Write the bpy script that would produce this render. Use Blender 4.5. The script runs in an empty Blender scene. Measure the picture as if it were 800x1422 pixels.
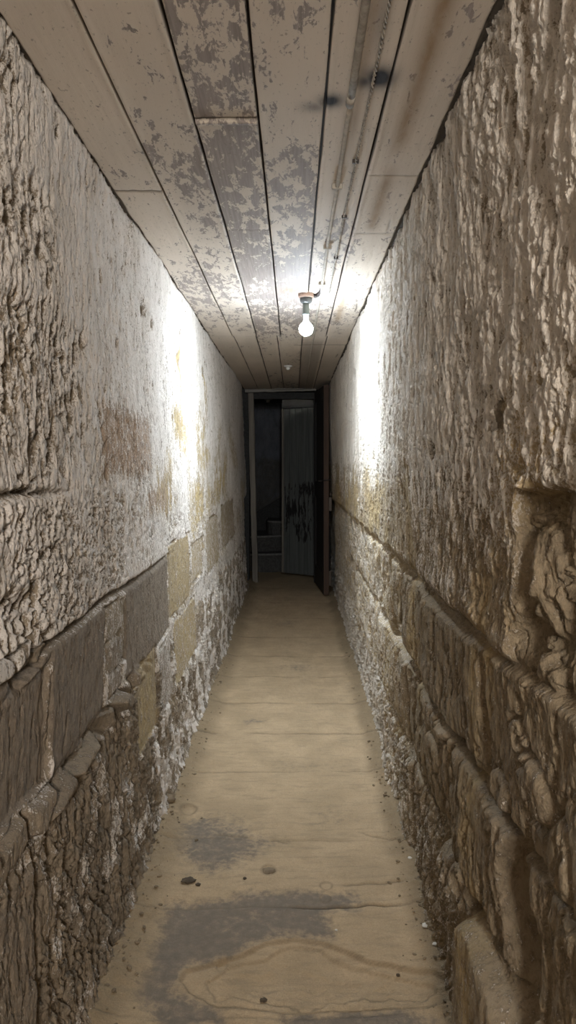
import bpy, bmesh, math, random
import numpy as np
from mathutils import Vector, Matrix

random.seed(7)
scene = bpy.context.scene
COL = scene.collection

# ------------------------------------------------------------------ noise
def _hash(ix, iy, seed):
    h = (ix.astype(np.int64) * 374761393 + iy.astype(np.int64) * 668265263 + seed * 2147001325 + 1013904223) & 0xFFFFFFFF
    h = ((h ^ (h >> 13)) * 1274126177) & 0xFFFFFFFF
    h = ((h ^ (h >> 16)) * 2246822519) & 0xFFFFFFFF
    return (h ^ (h >> 15)) & 0xFFFFFFFF

def perlin(x, y, seed=0):
    x = np.asarray(x, dtype=np.float64); y = np.asarray(y, dtype=np.float64)
    ix = np.floor(x); iy = np.floor(y)
    fx = x - ix; fy = y - iy
    def g(ax, ay, dx, dy):
        a = _hash(ax, ay, seed) * (2 * math.pi / 4294967296.0)
        return np.cos(a) * dx + np.sin(a) * dy
    u = fx * fx * fx * (fx * (fx * 6 - 15) + 10); v = fy * fy * fy * (fy * (fy * 6 - 15) + 10)
    a = g(ix, iy, fx, fy); b = g(ix + 1, iy, fx - 1, fy)
    c = g(ix, iy + 1, fx, fy - 1); d = g(ix + 1, iy + 1, fx - 1, fy - 1)
    return (a * (1 - u) + b * u) * (1 - v) + (c * (1 - u) + d * u) * v * 1.0

def fbm(x, y, octaves=4, seed=0, gain=0.5):
    s = 0; a = 1.0; t = 0; f = 1.0
    for o in range(octaves):
        s = s + a * perlin(x * f, y * f, seed + 17 * o); t += a; a *= gain; f *= 2.03
    return s / t * 1.6

def worley(x, y, seed=0):
    ix = np.floor(x); iy = np.floor(y)
    f1 = np.full(x.shape, 9.0); f2 = np.full(x.shape, 9.0); cid = np.zeros(x.shape)
    for dx in (-1, 0, 1):
        for dy in (-1, 0, 1):
            cx = ix + dx; cy = iy + dy
            h = _hash(cx, cy, seed)
            px = cx + (h & 0xFFFF) / 65536.0; py = cy + (h >> 16) / 65536.0
            d = np.sqrt((px - x) ** 2 + (py - y) ** 2)
            closer = d < f1
            f2 = np.where(closer, f1, np.minimum(f2, d))
            cid = np.where(closer, (_hash(cx, cy, seed + 91) & 0xFFFF) / 65536.0, cid)
            f1 = np.where(closer, d, f1)
    return f1, f2, cid

def sst(a, b, x):
    t = np.clip((x - a) / (b - a), 0, 1)
    return t * t * (3 - 2 * t)

def box(y, z, y0, y1, z0, z1, s=0.01):
    """soft rectangle mask: 1 inside, 0 outside"""
    return sst(-s, s, y - y0) * sst(-s, s, y1 - y) * sst(-s, s, z - z0) * sst(-s, s, z1 - z)

def pits(y, z, sy, sz, seed, th=.0, soft=.22):
    """ragged-edged gouges, 0..1"""
    return sst(th, th + soft, fbm(y * sy, z * sz, 5, seed, .62))

def ridged(x, y, octaves=4, seed=0, gain=.55):
    s = 0; a = 1.0; t = 0; f = 1.0
    for o in range(octaves):
        s = s + a * (1 - 2.2 * np.abs(perlin(x * f, y * f, seed + 13 * o))); t += a; a *= gain; f *= 2.1
    return s / t

def gauss(x, w):
    return np.exp(-(x / w) ** 2)

# ------------------------------------------------------------------ mesh helpers
def grid_object(name, P, mat, attrs=None, flip=False):
    """P: (nu, nv, 3) array of points -> one smooth grid mesh"""
    nu, nv = P.shape[:2]
    me = bpy.data.meshes.new(name)
    nvert = nu * nv
    me.vertices.add(nvert)
    me.vertices.foreach_set('co', P.reshape(-1).astype(np.float32))
    idx = np.arange(nvert).reshape(nu, nv)
    a = idx[:-1, :-1].ravel(); b = idx[1:, :-1].ravel(); c = idx[1:, 1:].ravel(); d = idx[:-1, 1:].ravel()
    q = np.stack([a, d, c, b] if flip else [a, b, c, d], axis=1)
    nf = len(q)
    me.loops.add(nf * 4); me.polygons.add(nf)
    me.loops.foreach_set('vertex_index', q.reshape(-1).astype(np.int32))
    me.polygons.foreach_set('loop_start', np.arange(0, nf * 4, 4, dtype=np.int32))
    me.update(calc_edges=True)
    me.polygons.foreach_set('use_smooth', np.ones(nf, dtype=bool))
    if attrs:
        for k, v in attrs.items():
            at = me.attributes.new(k, 'FLOAT', 'POINT')
            at.data.foreach_set('value', v.reshape(-1).astype(np.float32))
    me.update()
    me.materials.append(mat)
    o = bpy.data.objects.new(name, me)
    COL.objects.link(o)
    return o

def link_bm(name, bm, mat, parent=None, smooth=False, bevel=0.0):
    me = bpy.data.meshes.new(name)
    bmesh.ops.recalc_face_normals(bm, faces=bm.faces)
    bm.to_mesh(me); bm.free()
    if smooth:
        me.polygons.foreach_set('use_smooth', np.ones(len(me.polygons), dtype=bool))
    me.materials.append(mat)
    o = bpy.data.objects.new(name, me)
    COL.objects.link(o)
    if parent:
        o.parent = parent
        o.matrix_parent_inverse = Matrix.Identity(4)
    if bevel:
        m = o.modifiers.new('bevel', 'BEVEL'); m.width = bevel; m.segments = 2; m.limit_method = 'ANGLE'
    return o

def add_box(bm, lo, hi, cuts=0, jit=0.0, seed=1):
    lo = Vector(lo); hi = Vector(hi)
    r = bmesh.ops.create_cube(bm, size=1.0)
    vs = r['verts']
    for v in vs:
        v.co = Vector(((v.co.x + .5) * (hi.x - lo.x) + lo.x, (v.co.y + .5) * (hi.y - lo.y) + lo.y, (v.co.z + .5) * (hi.z - lo.z) + lo.z))
    return vs

def add_lathe(bm, prof, c=(0, 0, 0), seg=32):
    """prof: list of (r, z) top to bottom"""
    rings = []
    for r, z in prof:
        if r < 1e-6:
            rings.append([bm.verts.new((c[0], c[1], c[2] + z))])
        else:
            rings.append([bm.verts.new((c[0] + r * math.cos(2 * math.pi * k / seg), c[1] + r * math.sin(2 * math.pi * k / seg), c[2] + z)) for k in range(seg)])
    for A, B in zip(rings, rings[1:]):
        for k in range(seg):
            k2 = (k + 1) % seg
            if len(A) == 1 and len(B) == 1: continue
            if len(A) == 1: bm.faces.new((A[0], B[k], B[k2]))
            elif len(B) == 1: bm.faces.new((A[k], B[0], A[k2]))
            else: bm.faces.new((A[k], B[k], B[k2], A[k2]))

def add_tube(bm, pts, r, seg=10, radii=None):
    pts = [Vector(p) for p in pts]
    rings = []
    for i, p in enumerate(pts):
        t = (pts[min(i + 1, len(pts) - 1)] - pts[max(i - 1, 0)]).normalized()
        up = Vector((0, 0, 1)) if abs(t.z) < 0.9 else Vector((1, 0, 0))
        a = t.cross(up).normalized(); b = t.cross(a).normalized()
        rr = radii[i] if radii else r
        rings.append([bm.verts.new(p + a * rr * math.cos(2 * math.pi * k / seg) + b * rr * math.sin(2 * math.pi * k / seg)) for k in range(seg)])
    for A, B in zip(rings, rings[1:]):
        for k in range(seg):
            bm.faces.new((A[k], A[(k + 1) % seg], B[(k + 1) % seg], B[k]))
    bm.faces.new(rings[0][::-1]); bm.faces.new(rings[-1])

def empty(name, loc, label=None, cat=None, group=None, kind=None, rz=0.0):
    o = bpy.data.objects.new(name, None)
    o.location = loc; o.rotation_euler = (0, 0, rz); o.empty_display_size = 0.1
    COL.objects.link(o)
    tag(o, label, cat, group, kind)
    return o

def tag(o, label=None, cat=None, group=None, kind=None):
    if label: o['label'] = label
    if cat: o['category'] = cat
    if group: o['group'] = group
    if kind: o['kind'] = kind
    return o

# ------------------------------------------------------------------ material helpers
class NT:
    def __init__(self, name, rough=0.9, spec=0.2):
        self.m = bpy.data.materials.new(name); self.m.use_nodes = True
        self.t = self.m.node_tree; self.n = self.t.nodes; self.l = self.t.links
        self.bsdf = self.n['Principled BSDF']
        self.bsdf.inputs['Roughness'].default_value = rough
        self.bsdf.inputs['Specular IOR Level'].default_value = spec
        self.tc = self.n.new('ShaderNodeTexCoord')
    def coord(self, scale=(1, 1, 1), rot=(0, 0, 0), loc=(0, 0, 0)):
        mp = self.n.new('ShaderNodeMapping')
        mp.inputs['Scale'].default_value = scale; mp.inputs['Rotation'].default_value = rot; mp.inputs['Location'].default_value = loc
        self.l.new(self.tc.outputs['Object'], mp.inputs['Vector'])
        return mp.outputs[0]
    def noise(self, scale, detail=5, rough=0.55, vec=None, dist=0.0):
        t = self.n.new('ShaderNodeTexNoise')
        t.inputs['Scale'].default_value = scale; t.inputs['Detail'].default_value = detail
        t.inputs['Roughness'].default_value = rough; t.inputs['Distortion'].default_value = dist
        self.l.new(vec if vec is not None else self.tc.outputs['Object'], t.inputs['Vector'])
        return t.outputs['Fac']
    def voronoi(self, scale, vec=None):
        t = self.n.new('ShaderNodeTexVoronoi'); t.inputs['Scale'].default_value = scale
        self.l.new(vec if vec is not None else self.tc.outputs['Object'], t.inputs['Vector'])
        return t.outputs['Distance']
    def attr(self, name):
        t = self.n.new('ShaderNodeAttribute'); t.attribute_name = name
        return t.outputs['Fac']
    def rng(self, v, a, b, c=0.0, d=1.0, smooth=True):
        t = self.n.new('ShaderNodeMapRange')
        t.interpolation_type = 'SMOOTHSTEP' if smooth else 'LINEAR'
        for i, x in zip(('From Min', 'From Max', 'To Min', 'To Max'), (a, b, c, d)): t.inputs[i].default_value = x
        self.l.new(v, t.inputs['Value'])
        return t.outputs['Result']
    def math(self, op, a, b=None, clamp=False):
        t = self.n.new('ShaderNodeMath'); t.operation = op; t.use_clamp = clamp
        for i, x in enumerate((a, b)):
            if x is None: continue
            if isinstance(x, (int, float)): t.inputs[i].default_value = x
            else: self.l.new(x, t.inputs[i])
        return t.outputs[0]
    def mix(self, fac, a, b, blend='MIX'):
        t = self.n.new('ShaderNodeMix'); t.data_type = 'RGBA'; t.blend_type = blend
        ins = [s for s in t.inputs if s.type == 'RGBA']
        f = t.inputs[0]
        if isinstance(fac, (int, float)): f.default_value = fac
        else: self.l.new(fac, f)
        for s, x in zip(ins, (a, b)):
            if isinstance(x, tuple): s.default_value = (*x, 1)
            else: self.l.new(x, s)
        return [s for s in t.outputs if s.type == 'RGBA'][0]
    def grey(self, v):
        c = self.n.new('ShaderNodeCombineColor')
        for i in range(3): self.l.new(v, c.inputs[i])
        return c.outputs[0]
    def color(self, c):
        if isinstance(c, tuple): self.bsdf.inputs['Base Color'].default_value = (*c, 1)
        else: self.l.new(c, self.bsdf.inputs['Base Color'])
    def bump(self, h, strength=0.5, dist=0.003):
        b = self.n.new('ShaderNodeBump'); b.inputs['Strength'].default_value = strength; b.inputs['Distance'].default_value = dist
        self.l.new(h, b.inputs['Height']); self.l.new(b.outputs[0], self.bsdf.inputs['Normal'])

def stone_wall_material(name, lime_col, lime_col2, stone_a, stone_b, grey_col, ochre_col, pink_col):
    M = NT(name, 0.92, 0.15)
    st = M.coord((1, 1, 0.45))
    n1 = M.noise(9, 6, 0.6, st); n2 = M.noise(70, 7, 0.7, st, .4); n3 = M.noise(260, 5, 0.65, M.coord((1, 1, .7)))
    base = M.mix(M.rng(n1, .35, .65), stone_a, stone_b)
    base = M.mix(M.attr('grey'), base, grey_col)
    base = M.mix(M.attr('pink'), base, pink_col)
    base = M.mix(M.math('MULTIPLY', M.attr('ochre'), M.rng(n1, .3, .6, .35, 1.0)), base, ochre_col)
    base = M.mix(M.rng(n2, .42, .66, 0.0, 0.75), base, M.mix(0.6, base, (.05, .04, .03)), 'MIX')
    base = M.mix(M.rng(n3, .55, .75, 0.0, 0.5), base, M.mix(0.5, base, (.62, .56, .47)))
    lime = M.mix(M.rng(n1, .35, .7), lime_col, lime_col2)
    # the limewash is worn through in flecks
    worn = M.math('ADD', M.attr('lime'), M.math('MULTIPLY', M.math('SUBTRACT', n2, 0.5), 2.0))
    worn = M.math('ADD', worn, M.math('MULTIPLY', M.math('SUBTRACT', n3, 0.5), 1.7))
    lm = M.rng(worn, .30, .66)
    c = M.mix(lm, base, lime)
    M.color(c)
    h = M.math('ADD', M.math('MULTIPLY', n2, 1.0), M.math('MULTIPLY', n3, 0.45))
    M.bump(h, 0.9, 0.013)
    return M.m

MAT = {}
MAT['wall_left'] = stone_wall_material('limewashed_stone_left', (.84, .785, .735), (.70, .645, .585), (.36, .29, .21), (.27, .22, .165),
                                       (.29, .24, .19), (.58, .45, .24), (.52, .40, .31))
MAT['wall_right'] = stone_wall_material('limewashed_stone_right', (.80, .735, .655), (.67, .60, .515), (.43, .35, .255), (.31, .25, .18),
                                        (.26, .21, .155), (.58, .44, .24), (.45, .35, .25))

def floor_material():
    M = NT('worn_flagstone', 0.9, 0.2)
    n1 = M.noise(5, 6, .6); n2 = M.noise(40, 6, .65); n3 = M.noise(260, 3, .6)
    st = M.coord((1.0, 5.0, 1.0)); n4 = M.noise(10, 5, .6, st)
    base = M.mix(M.rng(n1, .3, .7), (.56, .42, .265), (.44, .33, .205))
    base = M.mix(M.rng(n4, .48, .72, 0, .6), base, (.31, .245, .165))
    n5 = M.noise(90, 5, .7, M.coord((1, 2.5, 1)))
    base = M.mix(M.rng(n5, .55, .72, 0, .55), base, (.25, .19, .12)); base = M.mix(M.rng(n5, .45, .3, 0, .4), base, (.62, .51, .36))
    g = M.math('ADD', M.attr('grey'), M.math('MULTIPLY', M.math('SUBTRACT', n2, .5), 1.3))
    g = M.math('ADD', g, M.math('MULTIPLY', M.math('SUBTRACT', n1, .5), .9))
    base = M.mix(M.rng(g, .25, .95, 0, .88), base, M.mix(M.rng(n2, .3, .7), (.235, .20, .165), (.165, .145, .125)))
    base = M.mix(M.attr('dirt_and_shade'), base, M.mix(n2, (.20, .145, .085), (.33, .25, .155)))
    base = M.mix(M.attr('crack'), base, (.10, .075, .05))
    base = M.mix(M.rng(n3, .2, .8, .0, .35), base, (.18, .14, .09))
    M.color(base)
    M.bump(M.math('ADD', n2, M.math('MULTIPLY', n3, .5)), .8, .008)
    return M.m
MAT['floor'] = floor_material()

def ceiling_material():
    M = NT('peeling_painted_boards', 0.75, 0.25)
    st = M.coord((1.0, 0.35, 1.0)); st2 = M.coord((1.0, 0.03, 1.0))
    big = M.noise(3.2, 3, .5, st); mid = M.noise(34, 10, .68, st, .5); fine = M.noise(120, 6, .65, M.coord((1, .5, 1))); grain = M.noise(160, 4, .6, st2)
    paint = M.mix(M.rng(big, .3, .7), (.71, .635, .55), (.60, .535, .46))
    under = M.mix(M.rng(grain, .3, .7), (.37, .32, .295), (.27, .235, .215))
    p = M.math('ADD', mid, M.math('MULTIPLY', M.math('SUBTRACT', big, .5), .45))
    p = M.math('ADD', p, M.attr('peel'))
    p = M.math('ADD', p, M.math('MULTIPLY', M.math('SUBTRACT', fine, .5), .30))
    pm = M.rng(p, .57, .61)
    c = M.mix(pm, paint, under)
    c = M.mix(M.rng(fine, .60, .68, 0, .6), c, (.22, .185, .15))
    c = M.mix(M.math('MULTIPLY', M.attr('brown'), M.rng(mid, .2, .7, 1.0, .7)), c, (.31, .215, .125))
    c = M.mix(M.attr('soot'), c, (.025, .022, .024))
    c = M.mix(M.attr('crack'), c, (.03, .025, .02))
    M.color(c)
    h = M.math('ADD', M.math('MULTIPLY', pm, -1.0), M.math('MULTIPLY', M.math('ADD', fine, grain), .35))
    M.bump(h, .5, .003)
    return M.m
MAT['ceiling'] = ceiling_material()

def wood(name, a, b, rough=.8, peel=None, peel_col=None, scale=(40, 40, 1.5), band=None):
    M = NT(name, rough, .2)
    n = M.noise(1.0, 6, .6, M.coord(scale)); n2 = M.noise(9, 6, .65, M.coord((1, 1, .35)), .5)
    c = M.mix(M.rng(n, .3, .7), a, b)
    if peel is not None and band is None: c = M.mix(M.rng(n2, peel, peel + .06), c, peel_col)
    if band is not None:      # scorched and peeled streaks across the middle of the boards
        n3 = M.noise(16, 7, .7, M.coord((1, 1, .22)), .4)
        sp = M.n.new('ShaderNodeSeparateXYZ'); M.l.new(M.tc.outputs['Object'], sp.inputs[0])
        k = M.math('MULTIPLY', M.rng(sp.outputs[2], band[0], band[1]), M.rng(sp.outputs[2], band[2], band[3], 1, 0))
        k = M.math('ADD', n3, M.math('MULTIPLY', M.math('SUBTRACT', k, 1.0), .25))
        c = M.mix(M.rng(k, peel, peel + .05), c, peel_col)
    M.color(c); M.bump(n, .4, .003)
    return M.m
def plain(name, a, rough=.6, metal=0.0, var=.25):
    M = NT(name, rough, .4); M.bsdf.inputs['Metallic'].default_value = metal
    n = M.noise(45, 5, .6)
    M.color(M.mix(M.rng(n, .3, .7, 0, 1), a, tuple(x * (1 - var) for x in a))); M.bump(n, .15, .002)
    return M.m
MAT['jamb'] = wood('weathered_grey_timber', (.22, .20, .17), (.13, .115, .10), .85, .62, (.12, .10, .085))
MAT['lintel'] = wood('splintered_pale_timber', (.27, .255, .23), (.17, .16, .145), .85, .6, (.16, .14, .12), (1.5, 40, 40))
MAT['dark_door'] = wood('dark_brown_door', (.035, .03, .028), (.02, .018, .017), .6)
MAT['door_edge'] = wood('red_brown_door_edge', (.085, .052, .036), (.055, .034, .025), .7)
MAT['iron'] = plain('rusty_black_iron', (.06, .05, .045), .55, .6)
MAT['brass'] = plain('tarnished_brown_lock', (.09, .07, .055), .5, .4)
MAT['plank'] = wood('grey_green_planks', (.105, .11, .105), (.065, .07, .068), .8, .50, (.016, .015, .015), (40, 40, 1.5), (.30, .45, 1.02, 1.25))
MAT['plank_head'] = wood('dark_head_board', (.05, .05, .05), (.035, .035, .035), .8, None, None, (1.5, 40, 40))
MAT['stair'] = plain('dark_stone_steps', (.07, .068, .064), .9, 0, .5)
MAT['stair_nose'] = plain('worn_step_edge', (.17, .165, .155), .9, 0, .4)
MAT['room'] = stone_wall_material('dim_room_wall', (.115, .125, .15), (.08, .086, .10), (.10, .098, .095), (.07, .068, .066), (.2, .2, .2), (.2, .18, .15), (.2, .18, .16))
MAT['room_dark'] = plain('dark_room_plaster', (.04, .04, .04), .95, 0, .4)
MAT['block'] = plain('pinkish_brown_wood_block', (.36, .25, .20), .7)
MAT['rose'] = plain('dark_grey_bakelite', (.075, .08, .08), .35, 0, .3)
MAT['socket'] = plain('grey_green_lampholder', (.16, .19, .18), .45, 0, .15)
MAT['conduit'] = plain('painted_conduit', (.50, .455, .39), .85, 0, .3)
MAT['conduit_dark'] = plain('grimy_conduit', (.40, .355, .30), .85, 0, .45)
MAT['cord'] = plain('pale_twisted_cord', (.62, .58, .52), .6, 0, .6)
MAT['white'] = plain('off_white_porcelain', (.75, .74, .70), .5, 0, .1)
MAT['pebble'] = plain('brown_pebble', (.24, .18, .115), .9, 0, .4)
MAT['pebble_dark'] = plain('dark_clod', (.10, .075, .05), .95, 0, .4)
MAT['pebble_pale'] = plain('pale_plaster_chip', (.72, .68, .60), .9, 0, .2)

BULB_L = 2350.0
m = bpy.data.materials.new('lit_frosted_bulb'); m.use_nodes = True
nt = m.node_tree; nt.nodes.clear()
e = nt.nodes.new('ShaderNodeEmission'); e.inputs['Color'].default_value = (.77, .89, 1.0, 1); e.inputs['Strength'].default_value = BULB_L
out = nt.nodes.new('ShaderNodeOutputMaterial'); nt.links.new(e.outputs[0], out.inputs['Surface'])
MAT['bulb'] = m
# the upper shell of such a bulb glows far more weakly than its globe
m = m.copy(); m.name = 'lit_bulb_shoulder'; [x for x in m.node_tree.nodes if x.type == 'EMISSION'][0].inputs['Strength'].default_value = BULB_L * .06
MAT['shoulder'] = m
m = NT('frosted_bulb_neck', .3, .5); m.color((.85, .88, .88)); MAT['neck'] = m.m

# ------------------------------------------------------------------ dimensions
H = 1.30            # eye height
CEIL = 2.135
YD = 7.95           # plane of the door frame
Y_BACK = -1.6       # unseen end of the passage, behind the viewer

def xl(z): return -(0.485 + 0.060 * z / 2.13)
def xr(z): return 0.387 - 0.018 * z / 2.14

def y_samples(n, y0, y1, p):
    # spacing grows like y**p so that near relief gets the vertices
    q = 1 - p
    t = np.linspace(y0 ** q, y1 ** q, n)
    return t ** (1 / q)

# ------------------------------------------------------------------ LEFT WALL
def build_left():
    Y = np.concatenate([np.linspace(Y_BACK, .76, 30)[:-1], y_samples(960, .76, YD + .03, 1.3)])
    Z = np.linspace(-.03, 2.22, 740)
    y, z = np.meshgrid(Y, Z, indexing='ij')
    wy = fbm(y * 6, z * 6, 3, 5) * .018; wz = fbm(y * 5, z * 7, 3, 9) * .016
    yy = y + wy; zz = z + wz
    d = fbm(y * 1.1, z * 1.3, 3, 1) * .022
    lime = np.full(y.shape, .78)
    grey = np.zeros(y.shape); ochre = np.zeros(y.shape); pink = np.zeros(y.shape)
    # --- limewash: vertical tooling, rougher towards the viewer
    rough = 1.0 - .30 * sst(1.7, 2.6, y) * sst(1.0, 1.3, z)
    jx = fbm(y * 40, z * 18, 4, 3, .65); jz_ = fbm(y * 40 + 7, z * 18, 4, 4, .65)
    f1, f2, _ = worley(yy * 34 + jx * .55, zz * 13 + jz_ * .55, 21)
    cell = np.clip(.55 * sst(.02, .55, f2 - f1) + .75 * pits(yy, zz, 30, 10, 22, .02, .3), 0, 1.3)
    patch = sst(-.25, .25, fbm(y * 2.4, z * 1.8, 3, 33))
    amp = (.0045 + .0065 * patch) * rough
    d -= amp * cell
    lime -= .30 * cell * patch * rough
    st = fbm(y * 30, z * 7, 5, 41, .6)
    d += st * .004 * rough + ridged(y * 42, z * 20, 4, 45) * .0022 * (.4 + .6 * rough)
    g = fbm(y * 70, z * 40, 4, 43, .65); d += g * .0026 * rough
    lime += .16 * st * rough
    # stray deep gouges
    n = perlin(y * 26, z * 9, 77); n = n + .35 * jx; gg = sst(.36, .60, n); d -= gg * .011; lime -= gg * .6
    # --- hollowed block, brown pits
    mk = box(yy, zz, 1.22, 1.84, 1.30, 1.62, .035)
    f1, f2, _ = worley(yy * 21 + zz * 2 + jx * .5, zz * 11 + jz_ * .5, 52); c = sst(.03, .5, f2 - f1)
    pm_ = sst(-.3, .2, fbm(y * 5, z * 4, 3, 53)); d -= mk * (.004 + .015 * c * pm_); lime -= mk * (.02 + .62 * c * (.3 + .7 * pm_))
    mk2 = box(yy, zz, .6, 1.60, 1.72, 1.90, .05)
    d -= mk2 * .016 * c; lime -= mk2 * .45 * c
    # --- coarsely picked block, slanting pits with pale ridges
    mk = box(yy, zz, .5, 1.615, .955, 1.225, .012)
    ca, sa = math.cos(.95), math.sin(.95)
    a = (yy * ca + zz * sa); b = (-yy * sa + zz * ca)
    wx = fbm(y * 12, z * 12, 2, 61) * .3
    f1, f2, _ = worley(b * 34 + wx + jx * .4, a * 16 + wx + jz_ * .4, 63); c = sst(.02, .55, f2 - f1)
    d -= mk * (-.004 + .020 * c); lime -= mk * (-.12 + .80 * c)
    d += box(yy, zz, .5, 1.40, .99, 1.06, .03) * -.02
    # small chips next block along
    mk = box(yy, zz, 1.62, 2.2, .94, 1.22, .02)
    f1, f2, _ = worley(b * 48 + jx * .5, a * 26 + jz_ * .5, 67); c = sst(.02, .5, f2 - f1)
    d -= mk * .009 * c; lime -= mk * .5 * c
    # horizontal ragged joint over the picked block
    j = gauss(zz - 1.243 - .006 * perlin(y * 20, z, 3), .007) * sst(1.75, 1.5, y); d -= .022 * j; lime -= .8 * j * sst(-.1, .3, perlin(y * 30, z * 10, 5))
    j = gauss(zz - 1.272, .005) * sst(1.6, 1.4, y) * sst(.0, .25, perlin(y * 24, z * 4, 8)); d -= .018 * j; lime -= .7 * j
    j = gauss(yy - 1.615, .006) * box(y, z, 1, 2, .93, 1.24, .01); d -= .012 * j
    # reddish-brown dressed patch
    mk = box(yy, zz, 1.98, 2.62, 1.26, 1.47, .04); pink = np.maximum(pink, mk * .9); lime -= mk * .42
    d -= mk * .005 * sst(.0, .5, fbm(y * 40, z * 9, 3, 71))
    mk = box(yy, zz, 2.5, 2.95, 1.12, 1.22, .05); pink = np.maximum(pink, mk * .8); lime -= mk * .45
    # ochre stains bleeding through the wash
    o = sst(-.1, .45, fbm(y * 2.1 + 3, z * 2.4, 4, 81)) * sst(2.4, 3.0, y) * sst(1.72, 1.45, z) * sst(.55, .8, z)
    ochre = np.maximum(ochre, o); lime -= o * .30
    for (cy, cz, sy, sz) in ((3.35, 1.50, .18, .16), (3.0, 1.16, .16, .12), (4.1, 1.40, .3, .22), (5.0, 1.2, .5, .22), (2.75, 1.22, .12, .1), (3.9, 1.1, .2, .12)):
        k = np.exp(-((yy - cy) / sy) ** 2 - ((zz - cz) / sz) ** 2) * sst(-.35, .25, fbm(y * 9, z * 7, 3, 83)); ochre = np.maximum(ochre, k); lime -= .5 * k
    # rusty drips and small holes
    for (cy, zt, zb) in ((3.45, 1.86, 1.66), (4.35, 1.88, 1.58), (4.42, 1.80, 1.55)):
        k = gauss(yy - cy, .02) * sst(-.03, .03, zt - z) * sst(-.1, .1, z - zb); ochre = np.maximum(ochre, k); lime -= .75 * k
    for (cy, cz, r) in ((3.42, 1.80, .03), (4.33, 1.86, .03), (2.62, 1.86, .02), (1.32, 2.03, .035)):
        k = np.exp(-((yy - cy) / (r * 1.6)) ** 2 - ((zz - cz) / r) ** 2); d -= .03 * k; lime -= k
    # --- below the upper joint: exposed blocks
    low = sst(.95, .90, zz)
    lime -= low * .14
    # (y0, y1, z0, z1, grey, ochre, lime, recess)
    blocks = [(.30, 1.485, .655, .905, .80, 0, -.05, .018), (1.50, 1.945, .630, .912, .95, 0, .02, .004), (1.96, 2.18, .72, .90, .15, .1, .35, .006),
              (2.19, 2.95, .635, .925, 1.0, 0, .05, .002), (1.98, 2.12, .655, .80, .45, 0, .3, -.002), (2.30, 2.62, .36, .640, .25, .65, .12, .006),
              (2.97, 3.52, .66, .96, .2, .6, .20, .002), (3.62, 4.0, .70, .90, .1, .6, .38, .008), (3.05, 3.70, .36, .62, .15, .65, .28, .0),
              (2.68, 2.96, .36, .60, .6, 0, .40, .0), (4.15, 4.9, .66, .96, .2, .4, .36, .006), (5.1, 6.2, .70, 1.0, .2, .35, .35, .006)]
    inb = np.zeros(y.shape); edge = np.zeros(y.shape)
    fine = fbm(y * 46, z * 12, 5, 101, .62); pit = pits(y, z, 34, 11, 103, .1, .25)
    for (y0, y1, z0, z1, gk, ok, lk, rec) in blocks:
        bm_ = box(y + wy * .45, z + wz * .45, y0, y1, z0, z1, .006)
        d = d * (1 - bm_) + bm_ * (fbm(y * 1.1, z * 1.3, 2, 1) * .02 - rec + fine * .004 - pit * .004)
        lime = lime * (1 - bm_) + bm_ * (lk + .12 * fine)
        grey = grey * (1 - bm_) + gk * bm_; ochre = ochre * (1 - bm_) + ok * bm_; pink *= (1 - bm_)
        inb = np.maximum(inb, bm_)
        # dark open joints round the block
        e = sst(.018, .0, np.maximum(np.maximum(y0 - y, y - y1), np.maximum(z0 - z, z - z1)) + wy * .2) * (1 - bm_)
        edge = np.maximum(edge, e * sst(-.15, .2, perlin(y * 5 + y0 * 7, z * 7, 111)))
    d -= edge * .020; lime -= edge * .6
    # upper bed joint z ~ .92 : crumbly near the viewer
    jz = .925 + .012 * perlin(y * 3, z * 0 + .3, 121) - .02 * sst(1.45, 1.1, y)
    j = gauss(z - jz + wz * .5, .010) * sst(3.4, 1.6, y); d -= j * .030; lime -= j * .7
    f1, f2, cid = worley(yy * 14, zz * 22, 123); lump = sst(.0, .35, f2 - f1)
    mk = box(yy, zz, .3, 1.50, .885, .965, .012); d = d * (1 - mk * .8) + mk * (-.028 + .042 * lump * (.5 + .5 * cid)); lime -= mk * (.35 - .4 * lump * cid)
    # rubble band z .55 - .66
    zb = .575 + .02 * perlin(y * 2.2, z * 0 + .7, 131)
    mk = sst(-.01, .02, zz - zb) * sst(.085, .055, zz - zb) * sst(2.75, 2.3, y) * (1 - inb * .7)
    f1, f2, cid = worley(yy * 7.5, zz * 14, 133); lump = sst(.0, .30, f2 - f1)
    d = d * (1 - mk) + mk * (-.03 + (.030 + .04 * cid) * lump + fine * .006); lime = lime * (1 - mk) + mk * (.12 * lump)
    # bottom: heavily weathered, salt-whitened
    mk = sst(.585, .55, zz) * (1 - inb)
    f1, f2, cid = worley(yy * 24 + jx * .6, zz * 10 + jz_ * .6, 143); c = np.clip(.5 * sst(.02, .5, f2 - f1) + .8 * pits(yy, zz, 26, 9, 144, -.05, .3), 0, 1.25)
    amp = .020 - .008 * sst(2, 3, y)
    d -= mk * (c * amp - .010 + fbm(y * 18, z * 8, 5, 145, .6) * .012)
    salt = sst(-.2, .35, fbm(y * 7, z * 5, 5, 147, .6)) * (.62 + .38 * sst(1.7, 2.7, y)) + .40 * sst(2.1, 2.8, y)
    lime = lime * (1 - mk) + mk * (-.08 + .95 * salt - .35 * c)
    sm = sst(.6, .45, zz) * sst(.3, -.1, zz - .25) * 0
    # vertical joint near the viewer and the smoother stone before it
    jy = 1.385 + .012 * perlin(z * 9, y * 0 + .2, 151) - .02 * (z - .3)
    j = gauss(y - jy, .012) * sst(.57, .52, z) * sst(.02, .10, z); d -= j * .040; lime -= j * .6
    mk = sst(.0, .02, jy - y) * sst(.55, .53, z); d = d * (1 - mk * .75) + mk * (.006 + fine * .004 - pit * .005); lime = lime * (1 - mk) + mk * (.08 + .1 * fine)
    grey = np.maximum(grey, mk * .5)
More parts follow.
